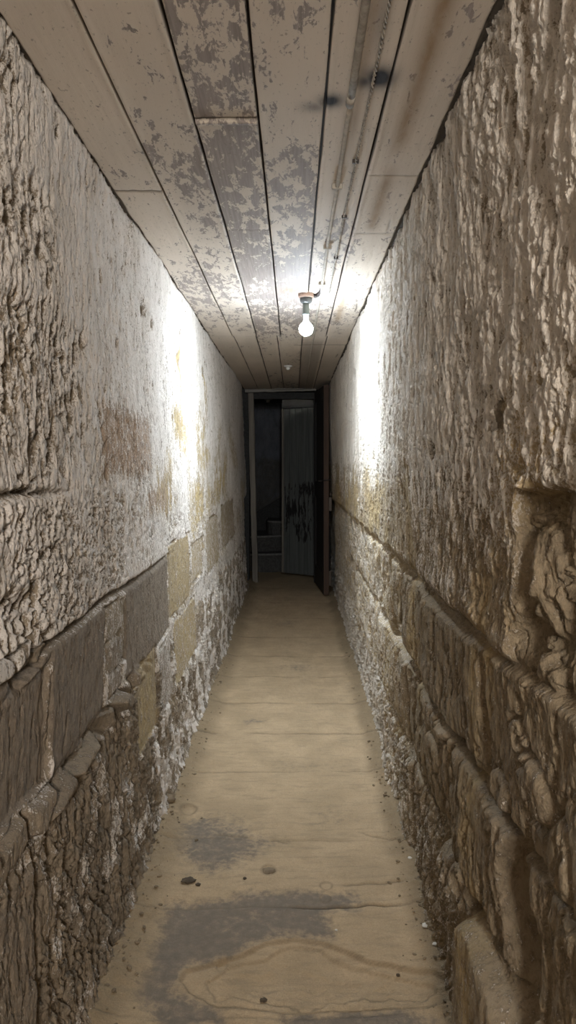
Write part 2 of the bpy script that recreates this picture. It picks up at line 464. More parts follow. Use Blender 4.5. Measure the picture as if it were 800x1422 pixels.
    # broken-away edge beside the door post
    k = sst(7.45, 7.75, y + .35 * (z - .5) * sst(.9, .3, z)) * sst(.98, .80, z + wz) ; d -= k * .10
    d -= .02 * sst(7.2, 7.9, y)
    # behind the ceiling line the top edge is ragged
    d -= sst(2.11, 2.15, z) * (.006 + .014 * fbm(y * 9, z * 0, 3, 161))
    d += sst(.06, .0, z) * .012
    X = xl(z) + d
    return grid_object('wall_left', np.stack([X, y, z], -1), MAT['wall_left'],
                       dict(lime=np.clip(lime, -.3, 1.1), grey=np.clip(grey, 0, 1), ochre=np.clip(ochre, 0, 1), pink=np.clip(pink, 0, 1)), flip=True)
tag(build_left(), kind='structure')

# ------------------------------------------------------------------ RIGHT WALL
def build_right():
    Y = np.concatenate([np.linspace(Y_BACK, .66, 30)[:-1], y_samples(960, .66, YD + .03, 1.3)])
    Z = np.linspace(-.03, 2.22, 740)
    y, z = np.meshgrid(Y, Z, indexing='ij')
    wy = fbm(y * 6, z * 6, 3, 205) * .020; wz = fbm(y * 5, z * 7, 3, 209) * .018
    yy = y + wy; zz = z + wz
    d = fbm(y * 1.2, z * 1.2, 3, 201) * .020
    up = sst(.92, .98, zz)
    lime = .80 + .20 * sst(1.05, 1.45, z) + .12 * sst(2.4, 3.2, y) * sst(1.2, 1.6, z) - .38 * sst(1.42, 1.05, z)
    grey = np.zeros(y.shape); ochre = np.zeros(y.shape); pink = np.zeros(y.shape)
    # hanging folds of old limewash with thin pale ridges
    wx = fbm(y * 7, z * 4, 3, 211); jx = fbm(y * 36, z * 16, 4, 212, .65); jz_ = fbm(y * 36 + 9, z * 16, 4, 214, .65)
    f1, f2, cid = worley(yy * 27 + wx * .9 + jx * .45, zz * 10.0 + wx * .5 + jz_ * .4, 213); c = np.clip(.65 * sst(.0, .45, f2 - f1) + .6 * pits(yy, zz, 20, 6, 216, .0, .25), 0, 1.2)
    patch = sst(-.35, .25, fbm(y * 2.2, z * 1.5, 3, 215))
    near = 1.0 - .68 * sst(1.15, 2.4, y)
    d -= near * (.003 + .009 * patch) * c * (.5 + .8 * cid)
    lime -= (.05 + .30 * patch) * c * (.4 + .9 * cid) * (.4 + .6 * near)
    f1, f2, cid = worley(yy * 46 + wx + jx * .6, zz * 15 + jz_ * .6, 217); c2 = np.clip(.6 * sst(.0, .4, f2 - f1) + .6 * pits(yy, zz, 44, 15, 218, .05, .25), 0, 1.2)
    d -= .0055 * c2 * (.35 + .65 * near); p2 = pits(yy, zz, 40, 13, 219, .16, .14); lime -= .14 * c2 + .55 * p2; d -= .006 * p2
    st = fbm(y * 26, z * 6, 5, 221, .6); d += st * .006 * (.35 + .65 * near) + (ridged(y * 38, z * 16, 4, 223) * .003 + fbm(y * 75, z * 42, 3, 224, .65) * .0022) * (.4 + .6 * near); lime += .22 * st
    # thick flakes: abrupt edges of the wash
    fl = sst(.02, .07, fbm(y * 9 + 2, z * 3.6, 6, 225, .6)); d += fl * .006; lime += .18 * fl - .06
    n = perlin(y * 20, z * 7, 277); gg = sst(.42, .60, n); d -= gg * .014; lime -= gg * .5
    # brown streaks and ochre lower down
    o = sst(-.05, .5, fbm(y * 2.4, z * 1.2, 4, 231)) * sst(1.7, 1.2, z); ochre = np.maximum(ochre, .9 * o); lime -= .34 * o; ochre = np.maximum(ochre, .22 * sst(1.4, 1.1, z))
    o = sst(2.1, 3.2, y) * sst(1.55, 1.1, z) * sst(-.3, .3, fbm(y * 4, z * 3, 4, 233)); ochre = np.maximum(ochre, .85 * o); lime -= .30 * o
    # single exposed stone, small holes
    k = box(y + wy * .8, z + wz * .8, 1.27, 1.345, 1.362, 1.420, .008); d -= .008 * k; lime = lime * (1 - k) + .05 * k; grey = np.maximum(grey, k)
    for (cy, cz, ry, rz) in ((1.965, 1.33, .032, .017), (1.94, 1.35, .018, .010), (4.40, 1.84, .11, .045), (1.06, 1.97, .02, .02), (1.08, 1.905, .015, .02), (.99, 1.84, .015, .02), (1.15, 1.30, .012, .015)):
        k = np.exp(-((y + .3 * wy - cy) / ry) ** 2 - ((z + .3 * wz - cz) / rz) ** 2); k = sst(.25, .6, k); d -= .085 * k; lime -= 1.5 * k; grey = np.maximum(grey, k)
    # upper streaks beside the ceiling
    for cy in (1.245, 1.17, 1.04):
        k = gauss(yy - cy, .016) * sst(1.72, 1.9, z); d -= .014 * k; lime -= .5 * k
    # --- wash fallen away: deep hollow with bare stone
    zt = 1.27 + .02 * perlin(y * 12, z * 0 + .3, 241)
    yl = 1.205 + .02 * perlin(z * 14, y * 0 + .4, 243) + .045 * sst(1.06, 1.0, z)
    hol = sst(.0, .012, yl - y) * sst(.0, .015, zt - z) * sst(.94, .965, zz)
    f1, f2, cid = worley(yy * 13 + wx * .5 + jx * .4, zz * 5.5 + jz_ * .4, 245); c = sst(.0, .45, f2 - f1)
    d = d * (1 - hol * .6) - hol * (.050 - .034 * c * (.4 + .6 * cid)); d += hol * (ridged(y * 18, z * 9, 5, 246) * .010 - pits(yy, zz, 26, 9, 247, -.05, .25) * .010); lime = lime * (1 - hol) + hol * (-.02 + .25 * st); grey = np.maximum(grey, hol * .6)
    for (cy, cz, ry, rz, dp) in ((1.105, 1.235, .030, .028, .05), (1.175, 1.012, .040, .030, .09), (1.155, 1.13, .012, .08, .03)):
        k = np.exp(-((y - cy) / ry) ** 2 - ((z - cz) / rz) ** 2); d -= dp * k; lime -= k * .4
    k = np.exp(-((yy - 1.125) / .035) ** 2 - ((zz - 1.10) / .075) ** 2); d += .022 * k
    k = np.exp(-((yy - 1.14) / .03) ** 2 - ((zz - 1.262) / .016) ** 2); d += .02 * k
    # --- exposed stone courses below
    low = 1 - up
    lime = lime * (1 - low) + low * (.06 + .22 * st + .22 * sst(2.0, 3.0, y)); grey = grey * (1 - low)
    fine = fbm(y * 34, z * 12, 6, 251, .62); c = pits(yy + .02 * jx, zz, 22, 8, 253, .0, .3)
    dl = fbm(y * 3.2, z * 3.6, 4, 255) * .020 + fine * .008 - .011 * c + ridged(y * 30, z * 14, 4, 256) * .004
    blocks = [(1.475, 2.62, .655, .915, .010, .6), (.30, 1.435, .66, .955, .004, .55), (2.66, 2.92, .70, .92, .01, .4),
              (1.785, 2.5, .36, .615, .004, .1), (1.275, 1.765, .365, .640, .014, .35), (.30, 1.215, .05, .655, .004, .35),
              (2.54, 3.4, .33, .60, .012, .05), (2.96, 3.9, .65, .93, .008, .05), (3.45, 4.6, .3, .62, .0, .0), (1.68, 2.35, -.1, .335, -.004, .1),
              (2.40, 3.3, -.1, .30, .006, .0), (3.95, 5.2, .66, .95, .006, .0)]
    inb = np.zeros(y.shape)
    dd = dl - .020 - .014 * sst(1.8, 2.8, y)
    for (y0, y1, z0, z1, out, gk) in blocks:
        m_ = box(y + wy * .8, z + wz * .8, y0, y1, z0, z1, .010)
        mid = box(y + wy, z + wz, y0, y1, z0, z1, .05)
        dd = dd * (1 - m_) + m_ * (dl * (1.15 - .45 * gk) + out * .7 - .014 - .014 * sst(1.8, 2.8, y) + .008 * mid)
        inb = np.maximum(inb, m_); grey = np.maximum(grey, gk * m_ * low)
    # stone courses: soft away from the viewer
    gap = (1 - inb) * sst(3.6, 2.4, y) * box(y, z, -5, 9, .33, .93, .02)
    dd -= gap * .010
    # deep open joints
    jz = .945 + .010 * perlin(y * 4, z * 0, 261) + .02 * sst(1.4, 1.0, y); j = gauss(z - jz + wz * .6, .009) * sst(2.9, 1.9, y); dd -= .036 * j
    jz = .640 + .012 * perlin(y * 4, z * 0 + .5, 263) + .03 * sst(1.5, 1.0, y) - .02 * sst(2.0, 2.8, y); j = gauss(z - jz + wz * .5, .010) * sst(3.6, 2.6, y); dd -= .032 * j
    jy = 1.455 + .015 * perlin(z * 9, y * 0 + .5, 265); j = sst(.034, .018, np.abs(y - jy)) * box(y, z, 1, 2, .68, .90, .02); dd -= .06 * j
    k = gauss(y - jy - .002, .006) * box(y, z, 1, 2, .74, .86, .02); dd += .035 * k; lime += .5 * k
    jy = 1.775 + .010 * perlin(z * 9, y * 0 + .9, 267); j = gauss(y - jy, .010) * box(y, z, 1, 3, .36, .60, .03); dd -= .05 * j
    # widening black gap low down
    t = np.clip((.66 - z) / .36, 0, 1); wgap = .016 + .085 * np.sin(np.pi * t ** .75) ** 1.5 * (z < .68)
    jy = 1.255 - .055 * t + .010 * perlin(z * 7, y * 0 + .1, 269)
    j = sst(1.0, .55, np.abs(y - jy) / wgap) * sst(.28, .34, z) * sst(.68, .65, z); dd -= .24 * j; lime -= .5 * j
    # small wedge stones
    for (cy, cz, ry, rz, a_) in ((1.90, .615, .07, .035, .030), (1.62, .345, .05, .05, .028), (1.80, .30, .09, .06, .03), (2.0, .5, .08, .05, .016), (1.33, .70, .06, .03, .018), (1.15, .78, .07, .05, .024), (1.03, .73, .05, .06, .02), (1.22, .83, .05, .04, .016)):
        r2 = ((yy - cy) / ry) ** 2 + ((zz - cz) / rz) ** 2; dd += a_ * .45 * sst(1.0, .35, r2) - .012 * sst(.5, 0, np.abs(r2 - 1.15))
    # bulging boulder at the foot
    by, bz = 1.395, .17
    r = np.sqrt(np.abs((y + wy * .7 - by) / .215) ** 3 + np.abs((z + wz * .7 - bz) / .205) ** 3)
    bd = sst(1.0, .72, r); dd = dd * (1 - bd) + bd * (.040 + fine * .006 + .010 * fbm(y * 7, z * 7, 2, 281) - .05 * np.clip(z - .25, 0, 1))
    dd -= .035 * gauss(r - 1.06, .06) * (z > .05)
    lime = lime * (1 - bd) + bd * (.18 + .15 * st); grey *= (1 - .7 * bd)
    # foot of the wall: crusty
    ft = sst(.36, .26, zz) * (1 - bd) * sst(1.55, 1.75, y)
    f1, f2, cid = worley(yy * 26 + jx * .6, zz * 12 + jz_ * .6, 285); c = sst(.0, .5, f2 - f1); dd += ft * (-.016 * c + .012); lime += ft * (.30 - .35 * c)
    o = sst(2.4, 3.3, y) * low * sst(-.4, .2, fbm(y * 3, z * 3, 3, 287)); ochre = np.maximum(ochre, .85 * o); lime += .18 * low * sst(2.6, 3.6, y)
    d = d * (1 - low) + low * dd
    lip = gauss(zz - .985, .03) * sst(2.6, 1.4, y); d += .008 * lip
    d -= sst(2.10, 2.15, z) * (.004 + .018 * sst(-.3, .5, fbm(y * 10, z * 0, 3, 291)))
    # foot tapers into the dirt
    d += sst(.05, .0, z) * .010
    # dark scars by the open door
    for (cy, cz, ry, rz) in ((6.3, 1.12, .12, .07), (6.0, 1.0, .1, .06), (5.4, .95, .1, .05)):
        k = np.exp(-((yy - cy) / ry) ** 2 - ((zz - cz) / rz) ** 2); d -= .03 * k; lime -= .8 * k
    X = xr(z) - d
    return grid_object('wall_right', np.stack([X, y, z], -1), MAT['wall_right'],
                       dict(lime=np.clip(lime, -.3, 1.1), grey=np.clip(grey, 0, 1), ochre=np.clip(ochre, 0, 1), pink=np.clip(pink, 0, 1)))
tag(build_right(), kind='structure')

# ------------------------------------------------------------------ FLOOR
def px_floor(px, py):
    Yf = 1300.0 / (py - 645.0); return ((px - 408.0) / 1000.0 * Yf, Yf)

def poly_sdf(x, y, pts):
    """signed distance (negative inside) to a closed polygon"""
    dmin = np.full(x.shape, 9.0); inside = np.zeros(x.shape, bool)
    n = len(pts)
    for i in range(n):
        ax, ay = pts[i]; bx, by = pts[(i + 1) % n]
        ex, ey = bx - ax, by - ay
        t = np.clip(((x - ax) * ex + (y - ay) * ey) / (ex * ex + ey * ey + 1e-12), 0, 1)
        dmin = np.minimum(dmin, np.hypot(x - ax - t * ex, y - ay - t * ey))
        cond = ((ay > y) != (by > y)) & (x < (bx - ax) * (y - ay) / (by - ay + 1e-12) + ax)
        inside ^= cond
    return np.where(inside, -dmin, dmin)

def build_floor():
    Yv = np.concatenate([np.linspace(Y_BACK, 1.4, 20)[:-1], y_samples(640, 1.4, 10.6, 1.5)])
    Xv = np.concatenate([[-1.0, -.82], np.linspace(-.64, .56, 330), [.68, .8]])
    y, x = np.meshgrid(Yv, Xv, indexing='ij')
    w = fbm(x * 3, y * 3, 3, 301) * .03
    d = fbm(x * 2.2, y * 1.6, 3, 303) * .012 + fbm(x * 14, y * 20, 6, 305, .6) * .0045
    grey = np.zeros(x.shape); crack = np.zeros(x.shape)
    # transverse joints between flags
    joints = [(1.70, .3), (2.12, 1.0), (2.50, .35), (3.05, .6), (3.49, .9), (3.94, .7), (4.42, .8), (4.89, .7), (5.44, .6), (6.1, .5), (6.8, .5), (7.6, .6)]
    lvl = np.zeros(x.shape)
    for i, (jy, s) in enumerate(joints):
        yy = y + .012 * perlin(x * 4, x * 0 + i * 3.1, 307) + .02 * (i % 3 - 1) * x
        wid = .0045 * (jy / 2.1) ** .9
        br = s * sst(-.35, .1, perlin(x * 5 + i * 5, x * 0, 309)) if i != 1 else sst(-.02, .06, x + .02) * sst(.34, .26, x) + .35
        j = gauss(yy - jy, wid) * br; d -= .009 * j; crack = np.maximum(crack, .85 * j)
        lvl = lvl + sst(-.012, .012, yy - jy) * (((i * 37) % 11) / 11 - .5) * .006
    d += lvl
    # bedding ripples
    rp = perlin(x * 1.5 + w, y * 14 + w * 20, 311); d += .0012 * sst(.0, .15, rp)
    # worn grey patches
    P1 = [px_floor(*p) for p in ((240, 1140), (285, 1132), (330, 1140), (375, 1165), (370, 1185), (340, 1205), (300, 1212), (255, 1200), (235, 1170))]
    P2 = [px_floor(*p) for p in ((225, 1250), (300, 1248), (345, 1236), (420, 1236), (490, 1242), (500, 1262), (455, 1270), (470, 1300), (400, 1300), (340, 1318), (255, 1345), (245, 1365), (300, 1400), (330, 1425), (230, 1432), (190, 1380), (215, 1300))]
    P3 = [px_floor(*p) for p in ((385, 1405), (470, 1397), (560, 1400), (610, 1418), (600, 1480), (380, 1480))]
    P4 = [px_floor(*p) for p in ((370, 1000), (330, 1012), (300, 1008), (330, 998))]
    ed = fbm(x * 9, y * 9, 4, 313) * .03
    for P, s, o in ((P1, .09, .8), (P2, .06, 1.0), (P3, .045, 1.0)):
        sd = poly_sdf(x, y, P) + ed; grey = np.maximum(grey, o * sst(s, -s, sd)); d -= .004 * sst(.02, -.01, sd)
    for (cx, cy, sx, sy, a) in ((-.20, 3.66, .07, .06, .6), (.02, 4.65, .16, .12, .55), (-.05, 5.9, .12, .15, .5), (.05, 3.1, .25, .1, .25), (-.1, 7.0, .3, .2, .35), (.12, 2.65, .12, .08, .35), (.235, 1.42, .04, .03, .0)):
        grey = np.maximum(grey, a * np.exp(-((x - cx) / sx) ** 2 - ((y - cy) / sy) ** 2 + ed * 8))
    # delaminated hollow in the nearest flag, stepping down in leaves
    F = [px_floor(*p) for p in ((250, 1356), (258, 1342), (292, 1334), (340, 1322), (368, 1308), (408, 1302), (445, 1306), (478, 1318), (515, 1334), (560, 1342), (600, 1352), (630, 1372), (632, 1392), (600, 1399), (520, 1398), (430, 1400), (350, 1402), (305, 1394), (262, 1374))]
    sd = poly_sdf(x, y, F) + ed * .25
    d -= .010 * sst(.004, -.004, sd) + .007 * sst(.004, -.004, sd + .035 + ed * 1.3) + .004 * sst(.004, -.004, sd + .08 + ed * 2.0)
    grey *= sst(-.01, .01, sd)
    crack = np.maximum(crack, .45 * gauss(sd, .005)); crack = np.maximum(crack, .3 * gauss(sd + .035 + ed * 1.3, .004))
    # second thin crack at the right
    for (a, b) in (((505, 1155), (560, 1170)), ((300, 1158), (350, 1163)), ((475, 1228), (560, 1226)), ((375, 1165), (400, 1168))):
        A = px_floor(*a); B = px_floor(*b); t = np.clip((x - A[0]) / (B[0] - A[0]), 0, 1)
        k = gauss(y - (A[1] + (B[1] - A[1]) * t) + .01 * perlin(x * 20, x * 0, 321), .006) * sst(-.02, .02, x - A[0]) * sst(-.02, .02, B[0] - x)
        d -= .006 * k; crack = np.maximum(crack, .5 * k)
    # little sockets and bosses
    for (a, r, h) in (((373, 1208), .022, -.006), ((452, 1246), .016, .004), ((453, 1229), .018, -.003), ((308, 1334), .014, -.006), ((262, 1123), .03, -.008)):
        A = px_floor(*a); k = np.hypot(x - A[0], (y - A[1]) * .8) / r; d += h * sst(1.2, .6, k); crack = np.maximum(crack, .4 * gauss(k - 1.05, .2))
    # dirt banked along both walls
    el = x - (-.485); er = .387 - x
    nz = fbm(x * 6, y * 5, 4, 331) * .05
    dirt_and_shade = np.maximum(sst(.15, .03, el + nz), sst(.085, .02, er + nz * .7))
    d += .020 * sst(.11, .0, el + nz * .6) + .018 * sst(.07, .0, er + nz * .5) + dirt_and_shade * fbm(x * 30, y * 30, 3, 333) * .006
    dirt_and_shade = np.maximum(dirt_and_shade * .85, .5 * sst(7.0, 8.2, y))  # floor also darkened towards the door, imitating its dimmer light
    return grid_object('floor', np.stack([x, y, d], -1), MAT['floor'],
                       dict(grey=np.clip(grey, 0, 1), dirt_and_shade=np.clip(dirt_and_shade, 0, 1), crack=np.clip(crack, 0, 1)), flip=True), (Xv, Yv, d)
fl, (FX, FY, FD) = build_floor()
tag(fl, kind='structure')
def floor_z(x, y):
    i = int(np.clip(np.searchsorted(FY, y), 0, len(FY) - 1)); j = int(np.clip(np.searchsorted(FX, x), 0, len(FX) - 1))
    return float(FD[i, j])

# ------------------------------------------------------------------ CEILING (six runs of boards)
def build_ceiling():
    Yv = np.concatenate([np.linspace(Y_BACK, 1.15, 20)[:-1], y_samples(560, 1.15, YD + .02, 1.4)])
    seams_a = [-.398, -.242, -.085, .0715, .210]
    seams_b = [-.390, -.245, -.107, .055, .218]
    ys = 4.68
    Xv = np.unique(np.concatenate([np.linspace(-.62, .42, 300)] + [np.linspace(s - .006, s + .006, 9) for s in seams_a + seams_b]))
    y, x = np.meshgrid(Yv, Xv, indexing='ij')
    far = y > ys
    d = np.zeros(x.shape); crack = np.zeros(x.shape); peel = np.zeros(x.shape); soot = np.zeros(x.shape); brown = np.zeros(x.shape)
    board = np.zeros(x.shape)
    for sa, sb in zip(seams_a, seams_b):
        s = np.where(far, sb, sa) + .0022 * perlin(y * 2.2, y * 0 + sa * 9, 401)
        wd = .0026 + .0012 * perlin(y * 5, y * 0 + sa, 403)
        k = sst(1.5, .5, np.abs(x - s) / wd); d += .014 * k; crack = np.maximum(crack, k)
        d -= .0012 * gauss(np.abs(x - s) - .010, .006)
        board = board + (x > s)
    # boards sit at slightly different heights; each peels differently
    lv = np.array([.0015, -.001, .002, -.0015, .001, -.001]); pe = np.array([-.035, -.03, .075, .0, -.06, -.07])
    bi = board.astype(int)
    d += lv[bi]; peel += pe[bi] + .022
    peel += np.where((bi == 3), .06 * sst(1.75, 2.1, y), 0) + np.where(bi == 1, .04 * gauss(y - 1.9, .35), 0) + .05 * sst(2.2, 2.8, y) * sst(4.6, 4.0, y) - .10 * sst(4.4, 4.9, y)
    # butt joints across single boards
    for (b, jy, st) in ((0, 2.20, 1.0), (2, 1.74, 1.0), (2, 2.57, .5), (5, 2.60, .6), (5, 2.08, .3), (3, 3.3, .2), (4, 3.9, .5), (5, 4.1, .6), (1, 3.6, .4)):
        mk = (bi == b)
        k = gauss(y - jy + .004 * perlin(x * 40, x * 0 + b, 405), .006 if b == 0 else .0035) * mk * st; d += .006 * k; crack = np.maximum(crack, .8 * k)
        if b == 2 and jy < 2: d -= .007 * gauss(y - jy - .015, .010) * mk
    k = gauss(y - ys + .006 * perlin(x * 12, x * 0, 407), .006); d += .008 * k; crack = np.maximum(crack, .75 * k)
    d += np.where(far, -.004, 0)
    k = gauss(y - 5.6, .006) * (x > .218); crack = np.maximum(crack, .6 * k)
    k = gauss(y - 5.0, .006) * (x > .0); crack = np.maximum(crack, .5 * k)
    # warped, gap-edged boards along the walls
    er = .366 - x; ragged = .001 + .008 * fbm(y * 6, y * 0 + 3, 4, 411)
    k = sst(.004, -.004, er - ragged); d += .012 * k; crack = np.maximum(crack, .85 * k)
    k = gauss(er - .035 - .012 * fbm(y * 4, y * 0, 3, 413), .004) * sst(.1, .35, perlin(y * 3, y * 0 + 5, 415)); crack = np.maximum(crack, .7 * k); d += .004 * k
    el = x + .545; k = sst(.005, -.004, el + .004 - .008 * fbm(y * 6, y * 0 + 7, 3, 417)); d += .010 * k; crack = np.maximum(crack, .85 * k)
    d += fbm(x * 2, y * 1.2, 2, 421) * .005 + fbm(x * 40, y * 6, 3, 423) * .0008
    # soot blots where old fixings burned the paint
    for (cx, cy, sx, sy, a) in ((.185, 1.555, .034, .045, 1.3), (.155, 1.57, .02, .03, .9), (.085, 1.655, .028, .032, 1.2), (.048, 1.68, .03, .026, .6), (.165, 1.35, .012, .12, .35)):
        soot = np.maximum(soot, a * np.exp(-((x - cx) / sx) ** 2 - ((y - cy) / sy) ** 2))
    # water stain running down the last board
    k = gauss(x - .274 - .008 * perlin(y * 2, y * 0 + 4, 425), .022) * sst(2.62, 2.5, y) * (1 - .75 * gauss(y - 1.98, .10)); brown = np.maximum(brown, k)
    k = gauss(x - .25, .02) * sst(3.4, 3.6, y) * sst(4.3, 4.1, y); brown = np.maximum(brown, .8 * k)
    k = gauss(x - .148, .010) * sst(2.0, 1.7, y); brown = np.maximum(brown, .7 * k)
    k = np.exp(-((x + .02) / .05) ** 2 - ((y - 3.45) / .05) ** 2); brown = np.maximum(brown, .6 * k)
    # far boards behind the lamp are grimier in the middle runs
    soot = np.maximum(soot, .35 * sst(4.7, 5.0, y) * box(x, x * 0, .05, .20, -1, 1, .01))
    zc = CEIL + .02 * sst(.2, .4, x) * 0
    return grid_object('ceiling', np.stack([x, y, zc + d], -1), MAT['ceiling'],
                       dict(crack=np.clip(crack, 0, 1), peel=peel, soot=np.clip(soot, 0, 1), brown=np.clip(brown, 0, 1)))
tag(build_ceiling(), kind='structure')

# ------------------------------------------------------------------ ROOM BEHIND THE DOORWAY
def flat_wall(name, p0, p1, z0, z1, mat, nu=90, nv=140, amp=.02, seed=500, flip=False):
    u = np.linspace(0, 1, nu); v = np.linspace(z0, z1, nv)
    U, V = np.meshgrid(u, v, indexing='ij')
    p0 = np.array(p0); p1 = np.array(p1); L = np.linalg.norm(p1 - p0); nrm = np.array([-(p1 - p0)[1], (p1 - p0)[0]]) / L
    f1, f2, cid = worley(U * L * 5, V * 5, seed); c = sst(0, .4, f2 - f1)
    d = amp * (fbm(U * L * 6, V * 6, 4, seed + 1) + .8 * c * cid)
    d += amp * 1.6 * sst(.08, .0, np.abs(V - 1.28 + .05 * fbm(U * L * 3, V * 0, 2, seed + 2)) )
    P = np.stack([p0[0] + (p1 - p0)[0] * U + nrm[0] * d, p0[1] + (p1 - p0)[1] * U + nrm[1] * d, V], -1)
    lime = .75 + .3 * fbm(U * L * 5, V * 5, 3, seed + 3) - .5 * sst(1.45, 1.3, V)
    z = np.zeros(U.shape)
    return tag(grid_object(name, P, mat, dict(lime=lime, grey=z, ochre=z, pink=z), flip), kind='structure')
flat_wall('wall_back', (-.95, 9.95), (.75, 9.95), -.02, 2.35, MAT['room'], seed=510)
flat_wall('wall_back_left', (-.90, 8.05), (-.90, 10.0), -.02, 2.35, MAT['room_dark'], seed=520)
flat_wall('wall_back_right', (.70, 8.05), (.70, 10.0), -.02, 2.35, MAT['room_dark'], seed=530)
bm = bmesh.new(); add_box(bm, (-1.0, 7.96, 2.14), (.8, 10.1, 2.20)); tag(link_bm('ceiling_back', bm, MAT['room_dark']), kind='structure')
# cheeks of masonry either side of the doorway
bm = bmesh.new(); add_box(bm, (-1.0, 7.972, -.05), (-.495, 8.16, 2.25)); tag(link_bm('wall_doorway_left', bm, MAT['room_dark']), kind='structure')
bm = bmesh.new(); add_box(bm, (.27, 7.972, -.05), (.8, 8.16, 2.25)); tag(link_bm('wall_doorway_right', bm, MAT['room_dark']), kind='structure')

# stone steps turning up to the left
st = empty('stone_staircase', (-.35, 8.75, 0), 'dark winding stone steps rising behind the doorway', 'staircase')
def add_step(pts, z0, z1, mat):
    bm = bmesh.new()
    n = len(pts)
    b = [bm.verts.new((x, y, z0)) for x, y in pts]; t = [bm.verts.new((x, y, z1)) for x, y in pts]
    bm.faces.new(b[::-1]); bm.faces.new(t)
    for i in range(n): bm.faces.new((b[i], b[(i + 1) % n], t[(i + 1) % n], t[i]))
    o = link_bm('step', bm, mat, st, bevel=.012)
    for v in o.data.vertices: v.co -= Vector(st.location)
    return o
def nosing(pts, z):
    bm = bmesh.new(); add_tube(bm, [(x, y, z) for x, y in pts], .014, 8)
    o = link_bm('nosing', bm, MAT['stair_nose'], None, True)
    return o
sts = []
s1 = [(-.86, 8.74), (-.60, 8.70), (-.30, 8.72), (-.06, 8.76), (.05, 8.80)]
s2 = [(-.86, 8.90), (-.60, 8.92), (-.35, 8.99), (-.10, 9.10), (.05, 9.2)]
s3 = [(-.36, 9.90), (-.355, 9.45), (-.345, 9.30), (-.32, 9.22), (-.27, 9.17), (-.19, 9.15), (.05, 9.16)]
for pts, z0, z1 in ((s1, -.01, .215), (s2, -.01, .405), (s3, -.01, .575)):
    o = add_step(pts + [(.05, 9.92)] + ([(-.86, 9.92)] if pts is not s3 else []), z0, z1, MAT['stair'])
    nz = nosing(pts if pts is not s3 else pts[2:], z1 - .006)
    for v in nz.data.vertices: v.co -= Vector(st.location)
    nz.parent = o
# sloping stringer against the back wall
bm = bmesh.new()
prof = [(-.60, .40), (-.05, .40), (-.05, .93), (-.60, .60)]
f = [bm.verts.new((x, 9.80, z)) for x, z in prof]; bk = [bm.verts.new((x, 9.90, z)) for x, z in prof]
bm.faces.new(f); bm.faces.new(bk[::-1])
for i in range(4): bm.faces.new((f[i], f[(i + 1) % 4], bk[(i + 1) % 4], bk[i]))
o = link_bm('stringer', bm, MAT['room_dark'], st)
for v in o.data.vertices: v.co -= Vector(st.location)

# plank partition seen through the doorway
A = Vector((-.118, 8.52, 0)); B = Vector((.232, 8.28, 0))
L = (B - A).length; ang = math.atan2(B.y - A.y, B.x - A.x)
pp = empty('plank_partition', A, 'grey vertical plank partition with black peeled patches behind the doorway', 'partition', rz=ang)
bm = bmesh.new(); nb = 5
for k in range(nb):
    x0 = L * k / nb + .002; x1 = L * (k + 1) / nb - .002
    add_box(bm, (x0, .0 + .002 * (k % 2), .02), (x1, .022, 1.955))
link_bm('plank_panel', bm, MAT['plank'], pp, bevel=.003)
bm = bmesh.new(); add_box(bm, (-.022, -.014, .02), (-.001, .03, 1.955)); link_bm('edge_post', bm, MAT['jamb'], pp, bevel=.004)
bm = bmesh.new(); add_box(bm, (-.02, -.01, 1.965), (L, .03, 2.065)); link_bm('head_board', bm, MAT['plank_head'], pp, bevel=.004)
bm = bmesh.new(); add_box(bm, (-.03, -.02, 2.07), (L, .05, 2.135)); link_bm('top_rail', bm, MAT['room_dark'], pp, bevel=.004)

# door frame: weathered post at the left and a splintered head under the ceiling
df = empty('doorway_surround', (-.46, YD, 0), 'weathered timber doorway surround at the end of the passage', 'door frame')
def rough_bar(name, p0, p1, wx_, wy_, mat, n=40, seed=1, amp=.006, parent=None, axis='z', taper=None):
    bm = bmesh.new(); rings = []
    for i in range(n + 1):
        t = i / n
        c = Vector(p0).lerp(Vector(p1), t)
        nx = (perlin(np.array([t * 9.0]), np.array([seed * 3.3]), 601)[0]) * amp; ny = perlin(np.array([t * 13.0]), np.array([seed * 5.3]), 603)[0] * amp
        k = taper(t) if taper else 1.0
        if axis == 'z': q = [(-wx_, -wy_), (wx_, -wy_), (wx_, wy_), (-wx_, wy_)]; ring = [bm.verts.new((c.x + a * k + nx, c.y + b + ny, c.z)) for a, b in q]
        else: q = [(-wy_, -wx_), (wy_, -wx_), (wy_, wx_), (-wy_, wx_)]; ring = [bm.verts.new((c.x, c.y + a + ny, c.z + b * k + nx)) for a, b in q]
        rings.append(ring)
    for R, S in zip(rings, rings[1:]):
        for k in range(4): bm.faces.new((R[k], R[(k + 1) % 4], S[(k + 1) % 4], S[k]))
    bm.faces.new(rings[0][::-1]); bm.faces.new(rings[-1])
    o = link_bm(name, bm, mat, parent, bevel=.003)
    if parent:
        for v in o.data.vertices: v.co -= Vector(parent.location)
    return o
rough_bar('jamb', (-.483, YD + .02, -.02), (-.445, YD + .02, .0), .001, .001, MAT['jamb'], n=2) if False else None
rough_bar('jamb', (-.475, YD + .03, 2.09), (-.425, YD + .03, -.01), .030, .05, MAT['jamb'], 60, 1, .008, df)
rough_bar('jamb', (.245, YD + .07, 2.09), (.245, YD + .07, -.01), .022, .05, MAT['dark_door'], 40, 2, .003, df)
rough_bar('door_head', (-.535, YD - .03, 2.108), (.245, YD - .03, 2.118), .018, .03, MAT['lintel'], 40, 3, .008, df, 'x', lambda t: 1.0 - .45 * t)
rough_bar('splintered_strip', (-.25, YD - .075, 2.122), (.20, YD - .075, 2.134), .009, .02, MAT['lintel'], 30, 4, .006, df, 'x', lambda t: .3 + .9 * math.sin(math.pi * min(1, t + .1)))
